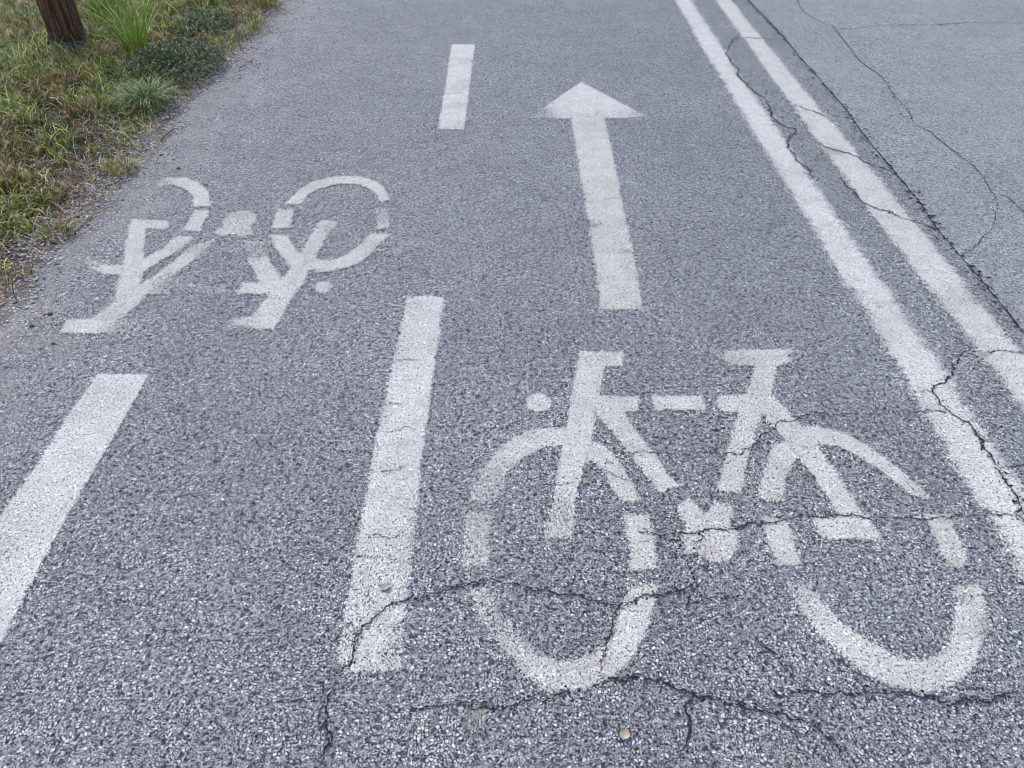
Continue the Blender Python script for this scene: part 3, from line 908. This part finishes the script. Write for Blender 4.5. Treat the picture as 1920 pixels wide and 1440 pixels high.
def mk_gravel():
    import bmesh
    bm = bmesh.new(); bmesh.ops.create_icosphere(bm, subdivisions=1, radius=1)
    iv = np.array([v.co[:] for v in bm.verts]); itf = np.array([[v.index for v in f.verts] for f in bm.faces]); bm.free()
    P = scatter(150000, -2.6, -.9, 1.0, 8.5)
    d = edge_x(P[:, 1]) - P[:, 0] + (fbm(P[:, 0], P[:, 1], 5, 2) - .5) * .35
    dens = np.where(d < .03, np.exp(-((d - .03) / .075) ** 2), np.exp(-((d - .03) / .2) ** 2)) + .02 * (d < 0) * sstep(d, -.8, -.1)
    P = P[rng.random(len(P)) < dens * .6]
    n = len(P)
    r = rng.lognormal(math.log(.0028), .45, n).clip(.0012, .010)
    sc = np.stack([r * rng.uniform(.8, 1.5, n), r * rng.uniform(.7, 1.2, n), r * rng.uniform(.45, .8, n)], 1)
    V = iv[None] * rng.uniform(.75, 1.2, (n, len(iv), 1)) * sc[:, None, :]
    a = rng.uniform(0, 6.28, n)[:, None]
    X = V[..., 0] * np.cos(a) - V[..., 1] * np.sin(a); Y = V[..., 0] * np.sin(a) + V[..., 1] * np.cos(a)
    zb = np.maximum(terr(P[:, 0], P[:, 1]), 0) + sc[:, 2] * .5
    V = np.stack([X + P[:, :1], Y + P[:, 1:], V[..., 2] + zb[:, None]], -1)
    f = (itf[None] + (np.arange(n) * len(iv))[:, None, None]).reshape(-1, 3)
    c = pal(n, [(.36, .36, .37), (.25, .25, .27), (.50, .49, .48), (.14, .13, .13), (.30, .25, .20)], (4, 3, 2, 2, 1), .15)
    return mesh_np("gravel", V.reshape(-1, 3), [f], cols=np.repeat(c, len(iv), 0))


gravel = link("gravel", mk_gravel(), M_STONE)
tag(gravel, "loose grey grit and small stones where the asphalt meets the verge", "gravel", kind="stuff")


def clump(name, px, n, rad, L, wd, bendr, cols, wts, label, cat, lean=None, group=None, jit=.15, curl=1.8, droop=(0, .3)):
    c0 = gp([px])[0]
    z0 = float(terr(c0[0], c0[1]))
    a = rng.uniform(0, 6.28, n); r = rad * np.sqrt(rng.random(n))
    base = np.column_stack([np.cos(a) * r, np.sin(a) * r, np.full(n, -.008)])
    az = a + rng.normal(0, .6, n)
    if lean is not None: az = np.where(rng.random(n) < .45, lean + rng.normal(0, .5, n), az)
    LL = rng.uniform(L[0], L[1], n)
    bend = rng.uniform(bendr[0], bendr[1], n) * (.5 + .5 * r / rad)
    V, q, t, C = blades(base, LL, rng.uniform(wd[0], wd[1], n), az, np.clip(bend, .02, .99), pal(n, cols, wts, jit), curl=curl, droop=rng.uniform(droop[0], droop[1], n), seg=6, kink=.4)
    o = link(name, mesh_np(name, V, [q, t], cols=C), M_BLADE)
    o.location = (c0[0], c0[1], z0)
    tag(o, label, cat, group)
    return o


LIME = [(.20, .32, .035), (.14, .25, .03), (.28, .36, .06)]
clump("tall_grass_clump", (264, 122), 60, .06, (.25, .52), (.006, .012), (.30, .85), LIME, (3, 3, 1), "tall bright lime-green grass clump beside the wooden post", "grass clump", curl=1.5, droop=(0, .15))
clump("tall_grass_clump", (215, 62), 40, .08, (.18, .34), (.004, .008), (.3, .75), LIME, (2, 3, 1), "smaller lime-green grass clump close behind the tall one, by the post", "grass clump", curl=2.0)
clump("grass_tuft", (280, 205), 420, .07, (.10, .26), (.002, .0045), (.75, .99), [(.07, .14, .035), (.11, .18, .05), (.20, .24, .12), (.045, .10, .022)], (3, 3, 2, 2),
      "rounded green grass tuft with drooping blades at the edge of the asphalt", "grass tuft", curl=1.2, droop=(.35, .9))
tufts = [((20, 405), 190, (.05, .11), GREEN, "bright green grass patch at the left picture edge beside bare litter"),
         ((70, 395), 120, (.04, .09), GREEN, "small green tuft just right of the green patch at the left picture edge"),
         ((112, 445), 70, (.03, .08), GREEN + DRY[:2], "lone tuft with dry stems on the gravel edge near the bicycle symbol"),
         ((225, 325), 110, (.04, .10), GREEN[1:3] + DRY[:2], "olive and straw tuft at the edge above the far bicycle symbol's first wheel"),
         ((55, 180), 130, (.06, .13), GREEN, "green tuft left of the foot of the wooden post"),
         ((60, 60), 200, (.07, .15), [(.06, .13, .035), (.09, .17, .05)], "leafy green tuft on the far left behind the wooden post"),
         ((480, 62), 30, (.04, .08), GREEN, "tiny isolated tuft on the gravel near the far edge of the path"),
         ((430, 100), 28, (.04, .09), [(.17, .18, .04), (.11, .12, .03)], "small yellowish tuft in reddish litter at the path edge"),
         ((30, 520), 45, (.03, .08), DRY[3:] + GREEN[:1] + [(.30, .13, .05)], "reddish tuft lowest on the verge at the left picture edge"),
         ((78, 465), 35, (.02, .05), [(.13, .15, .03), (.24, .10, .05)], "small yellow-green tuft among reddish leaves by the gravel"),
         ((500, 18), 110, (.12, .25), GREEN[1:3] + DRY[:2], "arching grass tuft at the top edge of the picture beside the asphalt"),
         ((400, 25), 150, (.12, .26), GREEN + DRY[:1], "arching green tuft at the top edge of the picture behind the dark weed"),
         ((300, 45), 160, (.12, .28), GREEN[1:3] + DRY[:3], "pale arching grass tuft between lime clump and dark weed")]
for px, n, L, cols, lab in tufts:
    clump("grass_tuft", px, int(n * 1.5), .04 + n * .0003, L, (.002, .005), (.3, .97), cols, [1] * len(cols), lab, "grass tuft", group="grass tufts on the verge", curl=1.4, droop=(.1, .95))


def leaves_mesh(n, spread, hmax, size, cols, wts, stems=True, flat=.7, sq=(1, 1)):
    """small leaves on stems: each leaf a folded rhombus"""
    a = rng.uniform(0, 6.28, n); r = np.sqrt(rng.random(n))
    x = np.cos(a) * r * spread * sq[0]; y = np.sin(a) * r * spread * sq[1]
    lump = .45 + .55 * VN[3](x * 14 + 50, y * 14 + 50)
    z = hmax * lump * (1 - .75 * r ** 2) * rng.uniform(.15, 1, n) ** .6
    s = rng.uniform(size[0], size[1], n)
    th = rng.uniform(0, 6.28, n); tilt = rng.normal(0, flat, n)
    ax = np.stack([np.cos(th) * np.cos(tilt), np.sin(th) * np.cos(tilt), np.sin(tilt)], 1)
    side = np.stack([-np.sin(th), np.cos(th), rng.normal(0, .4, n)], 1)
    side /= np.linalg.norm(side, axis=1)[:, None]
    up = np.cross(ax, side)
    c = np.stack([x, y, z], 1)
    s_ = s[:, None]
    p0 = c - ax * s_; p2 = c + ax * s_
    p1 = c + side * s_ * .42 + up * s_ * .18; p3 = c - side * s_ * .42 + up * s_ * .18
    V = np.stack([p0, p1, p2, p3], 1).reshape(-1, 3)
    b0 = np.arange(n)[:, None] * 4
    T = np.concatenate([b0 + np.array([[0, 1, 2]]), b0 + np.array([[0, 2, 3]])])
    C = np.repeat(pal(n, cols, wts, .22), 4, 0)
    return V, T, C


def stems_mesh(n, spread, h, col, sq=(1, 1), wd=(.001, .002)):
    a = rng.uniform(0, 6.28, n); r = np.sqrt(rng.random(n)) * .2
    base = np.stack([np.cos(a) * r * spread * sq[0], np.sin(a) * r * spread * sq[1], np.full(n, -.01)], 1)
    V, q, t, C = blades(base, rng.uniform(.5, 1, n) * h, rng.uniform(wd[0], wd[1], n), rng.uniform(0, 6.28, n), rng.uniform(.2, .9, n), pal(n, [col], [1]), curl=1.6)
    return mesh_np("stems", V, [q, t], cols=C)


def weed(name, px, n, spread, h, size, cols, wts, label, cat, sq=(1, 1), stemcol=(.07, .09, .04)):
    c0 = gp([px])[0]
    e = empty(name, (c0[0], c0[1], float(terr(c0[0], c0[1]))))
    tag(e, label, cat)
    V, T, C = leaves_mesh(n, spread, h, size, cols, wts, sq=sq)
    link("foliage", mesh_np("foliage", V, [T], cols=C), M_BLADE, e)
    link("stem", stems_mesh(max(12, n // 25), spread, h * 1.1, stemcol, sq), M_BLADE, e)
    return e


DG = [(.022, .060, .018), (.038, .085, .026), (.010, .028, .010), (.10, .17, .07)]  # dark leaf greens; the palest one is a leaf highlight put into the colour
weed("creeping_weed", (325, 140), 7000, .38, .20, (.005, .011), DG, (4, 3, 3, 1), "dense dark green small-leaved weed spreading behind the rounded grass tuft", "weed", sq=(.8, 1.15))
weed("creeping_weed", (375, 70), 4200, .34, .18, (.005, .011), DG, (4, 3, 2, 1), "dark small-leaved weed farther back, beside the reddish litter at the path edge", "weed", sq=(.65, 1.3))
weed("creeping_weed", (255, 10), 1500, .35, .12, (.005, .010), DG, (3, 3, 2, 2), "dark green undergrowth at the top edge of the picture behind the lime clump", "weed")
clump("broadleaf_weed", (212, 150), 16, .03, (.05, .09), (.012, .02), (.4, .9), [(.15, .26, .03), (.11, .21, .03)], (1, 1), "little lime-green broad-leaved weed on bare litter in front of the post", "weed")
clump("broadleaf_weed", (186, 180), 22, .03, (.04, .07), (.008, .014), (.4, .9), [(.05, .15, .03), (.07, .18, .03)], (1, 1), "little deep green weed left of the rounded grass tuft", "weed")


# wooden post
def make_post():
    c0 = gp([(140, 106)])[0]
    root = empty("wooden_post", (c0[0], c0[1], float(terr(c0[0], c0[1])) - .01))
    tag(root, "dark brown weathered round timber post standing in the grass verge", "post")
    m, nb = new_mat("weathered_timber")
    P = objcoord(nb)
    mp = nb.n("ShaderNodeMapping", {"Vector": P, "Scale": (1, 1, .07)}).outputs[0]
    n1 = nb.noise(mp, 70, 5, .65, '3D').outputs[0]
    n2 = nb.noise(P, 6, 3, .6, '3D').outputs[0]
    c = nb.mix(nb.mr(n1, .35, .68), (.035, .020, .013), (.24, .125, .07))
    z = nb.n("ShaderNodeSeparateXYZ", {0: P}).outputs[2]
    c = nb.mix(nb.m('MULTIPLY', nb.mr(z, .22, .02), nb.mr(n2, .35, .6, .2, .9)), c, (.085, .035, .018))
    c = nb.mix(nb.mr(nb.noise(mp, 25, 3, .6, '3D').outputs[0], .55, .75, 0, .6), c, (.055, .052, .03))
    finish(nb, c, .85, n1, 1, .008, spec=.2)
    ns, nh, hgt, R = 64, 60, 1.25, .105
    V = []
    ths = np.linspace(0, 2 * math.pi, ns, endpoint=False)
    for k in range(nh + 1):
        zz = hgt * k / nh
        rr = R * (1 - .03 * k / nh) * (1 + .02 * np.sin(ths * 2 + 1) + .012 * np.sin(ths * 5 + zz * 2))
        groove = np.zeros(ns)
        for gth, gd, gw in ((3.9, .09, .10), (5.0, .06, .08), (4.5, .045, .05), (1.2, .08, .08), (2.6, .05, .07)):
            dd = np.angle(np.exp(1j * (ths - gth - .06 * math.sin(zz * 5 + gth))))
            groove += gd * np.exp(-(dd / gw) ** 2)
        rr = rr * (1 - groove)
        V.append(np.stack([rr * np.cos(ths), rr * np.sin(ths), np.full(ns, zz)], 1))
    top = V[-1] * [.88, .88, 1] + [0, 0, .012]
    V.append(top)
    V = np.vstack(V + [np.array([[0, 0, hgt + .014]])])
    i = np.arange(ns); j = (i + 1) % ns
    q = np.vstack([np.stack([k * ns + i, k * ns + j, (k + 1) * ns + j, (k + 1) * ns + i], 1) for k in range(nh + 1)])
    t = np.stack([(nh + 1) * ns + i, (nh + 1) * ns + j, np.full(ns, len(V) - 1)], 1)
    link("timber", mesh_np("timber", V, [q, t], smooth=True), m, root)
    # low grey-green sleeve round the foot
    ms = plain_mat("grey_green_sleeve", (.045, .065, .062), .6, 40, .4)
    V = []
    for rr, zz in ((R * 1.06, -.03), (R * 1.06, .045), (R * 1.02, .050), (R * .98, .040)):
        V.append(np.stack([rr * np.cos(ths), rr * np.sin(ths), zz + .003 * np.sin(ths * 3)], 1))
    V = np.vstack(V)
    q = np.vstack([np.stack([k * ns + i, k * ns + j, (k + 1) * ns + j, (k + 1) * ns + i], 1) for k in range(3)])
    link("foot_sleeve", mesh_np("foot_sleeve", V, [q], smooth=True), ms, root)


make_post()


# ------------------------------------------------------------------ small loose things
def tube(name, pts, r0, r1, mat, label, cat, group=None):
    pts = np.array(pts, float)
    o0 = pts[0].copy(); pts -= o0
    n = len(pts); ns = 6
    T = np.gradient(pts, axis=0); T /= np.linalg.norm(T, axis=1)[:, None]
    A = np.cross(T, [0, 0, 1.0]); A /= np.linalg.norm(A, axis=1)[:, None]
    B = np.cross(A, T)
    V = []
    for k in range(n):
        r = (r0 + (r1 - r0) * k / (n - 1)) * rng.uniform(.85, 1.15)
        th = np.arange(ns) * 2 * math.pi / ns
        V.append(pts[k] + r * (np.cos(th)[:, None] * A[k] + np.sin(th)[:, None] * B[k]))
    V = np.vstack(V)
    i = np.arange(ns); j = (i + 1) % ns
    q = np.vstack([np.stack([k * ns + i, k * ns + j, (k + 1) * ns + j, (k + 1) * ns + i], 1) for k in range(n - 1)])
    caps = np.array([i[::-1], (n - 1) * ns + i])
    o = link(name, mesh_np(name, V, [q, caps], smooth=True), mat)
    o.location = o0
    return tag(o, label, cat, group)


M_TWIG = plain_mat("dry_twig", (.26, .215, .17), .85, 120, .4)
M_TWIGD = plain_mat("dark_twig", (.07, .055, .045), .85, 120, .4)


def twig(pxs, r, mat, label, lift=.006):
    g = gp(pxs)
    t = np.linspace(0, 1, 9)
    k = np.linspace(0, 1, len(g))
    x = np.interp(t, k, g[:, 0]); y = np.interp(t, k, g[:, 1])
    x[1:-1] += rng.normal(0, .004, 7)
    z = np.maximum(terr(x, y), 0) + r + lift * np.sin(t * 3.1) + .002
    tube("twig", np.stack([x, y, z], 1), r, r * .5, mat, label, "twig", "dry twigs at the verge edge")


twig([(450, 128), (464, 120), (480, 112)], .004, M_TWIG, "pale short stick lying on the asphalt edge right of the dark weed")
twig([(303, 268), (316, 255), (328, 243)], .0045, M_TWIGD, "dark stick lying on pale litter below the rounded grass tuft")
twig([(140, 440), (165, 412), (200, 395), (222, 385)], .0035, M_TWIG, "long pale bent stalk along the gravel edge left of the far bicycle symbol")
twig([(138, 400), (139, 425), (138, 450)], .0028, M_TWIG, "thin pale upright-lying stem beside the lone tuft on the gravel edge")
twig([(35, 545), (50, 540), (70, 535)], .004, M_TWIG, "pale stub of stick lowest on the verge, beside the reddish tuft")
twig([(60, 335), (90, 318), (112, 312)], .0032, M_TWIG, "pale stalk lying across the grass near the left picture edge")
twig([(200, 358), (240, 338), (262, 322)], .0026, M_TWIGD, "thin dark stalk at the verge edge above the far bicycle symbol")


def leaf(px, L, W, col, ang, label, z=.006, curl=.006):
    c0 = gp([px])[0]
    n, m = 9, 5
    V = []
    for i in range(n):
        s = i / (n - 1)
        wd = W * math.sin(math.pi * min(1, s * .94 + .03)) ** .7
        for j in range(m):
            u = j / (m - 1) - .5
            x = (s - .5) * L; y = u * wd * (1 + rng.normal(0, .06))
            V.append((x * math.cos(ang) - y * math.sin(ang), x * math.sin(ang) + y * math.cos(ang), curl * (4 * u * u * .5 + (s - .5) ** 2 * 3) + rng.normal(0, .0003)))
    idx = np.arange(n * m).reshape(n, m)
    f = np.stack([idx[:-1, :-1], idx[1:, :-1], idx[1:, 1:], idx[:-1, 1:]], -1).reshape(-1, 4)
    o = link("fallen_leaf", mesh_np("fallen_leaf", V, [f], smooth=True), plain_mat("leaf_" + label.split()[0], col, .75, 200, .3, transl=None))
    o.location = (c0[0], c0[1], z)
    tag(o, label, "leaf", "fallen leaves")


leaf((1095, 906), .018, .011, (.34, .23, .18), .4, "reddish dry leaf scrap on the front fork of the near bicycle symbol")
leaf((1170, 1381), .024, .020, (.30, .25, .20), 1.3, "tan dry leaf scrap on bare asphalt near the bottom of the picture")
leaf((722, 1104), .026, .019, (.22, .225, .24), .2, "grey flat scrap stuck on the long white dash above its crack")
leaf((235, 167), .04, .02, (.42, .34, .26), 2.2, "pale tan dry leaf in the grass left of the rounded tuft", z=float(terr(*gp([(235, 167)])[0])) + .02)
leaf((178, 142), .03, .025, (.48, .36, .20), 1.0, "yellowish dry leaf in the grass in front of the wooden post", z=float(terr(*gp([(178, 142)])[0])) + .025)


def pebble(px, r, col, label):
    import bmesh
    c0 = gp([px])[0]
    bm = bmesh.new(); bmesh.ops.create_icosphere(bm, subdivisions=3, radius=r)
    for v in bm.verts:
        k = 1 + .25 * (VN[5](v.co.x / r * 1.3 + 9, v.co.y / r * 1.3 + v.co.z / r + 9) - .5)
        v.co = v.co * float(k); v.co.z *= .6; v.co.x *= 1.2
    me = bpy.data.meshes.new("pebble"); bm.to_mesh(me); bm.free()
    for p in me.polygons: p.use_smooth = True
    o = link("pebble", me, plain_mat("pebble_stone", col, .8, 150, .25))
    o.location = (c0[0], c0[1], r * .5)
    tag(o, label, "pebble", "pebbles lying on the asphalt")


pebble((345, 1281), .0055, (.36, .36, .36), "round pale pebble on the bare asphalt below the slanting dash")
pebble((95, 590), .008, (.05, .055, .065), "dark pebble lying left of the far bicycle symbol's saddle")
pebble((60, 612), .007, (.06, .06, .07), "dark pebble lying just below the verge corner at the left picture edge")
pebble((100, 645), .006, (.08, .08, .09), "small dark pebble below the far bicycle symbol near the left edge")

# moss in the joint
V, T, C = leaves_mesh(150, .04, .008, (.002, .005), [(.10, .12, .035), (.16, .15, .06), (.06, .08, .03)], (1, 1, 1), sq=(.45, 1.3))
o = link("moss_tuft", mesh_np("moss_tuft", V, [T], cols=C), M_BLADE)
c0 = gp([(1523, 134)])[0]
o.location = (c0[0], c0[1], .002); o.rotation_euler = (0, 0, math.radians(-2))
tag(o, "olive moss growing in the black joint between the two asphalt layers", "moss")

# pale blotches on the asphalt
M_SPOT = paint_mat("dried_blotch", (.36, .36, .33), (.30, .29, .26))
for k, (cx, cy, rx, ry, cv, lab) in enumerate([
    (893, 1345, 26, 24, .62, "pale beige blotch on the asphalt below the near bicycle's front wheel"),
    (1040, 1077, 30, 14, .42, "faint tan blotch inside the near bicycle's front wheel"),
    (1475, 1415, 30, 20, .5, "pale blotch at the bottom of the picture below the rear wheel"),
    (1560, 285, 34, 8, .5, "beige dirt blotch between the two lines of the double line")]):
    a = np.linspace(0, 2 * math.pi, 14, endpoint=False)
    poly = [(cx + rx * math.cos(t) * random.uniform(.7, 1.15), cy + ry * math.sin(t) * random.uniform(.7, 1.15)) for t in a]
    o = paint("blotch", [poly], M_SPOT, soft=.012, wear=.2, base=cv, z=.0032, seed=30 + k, erode=False)
    tag(o, lab, "stain", "pale blotches on the asphalt")
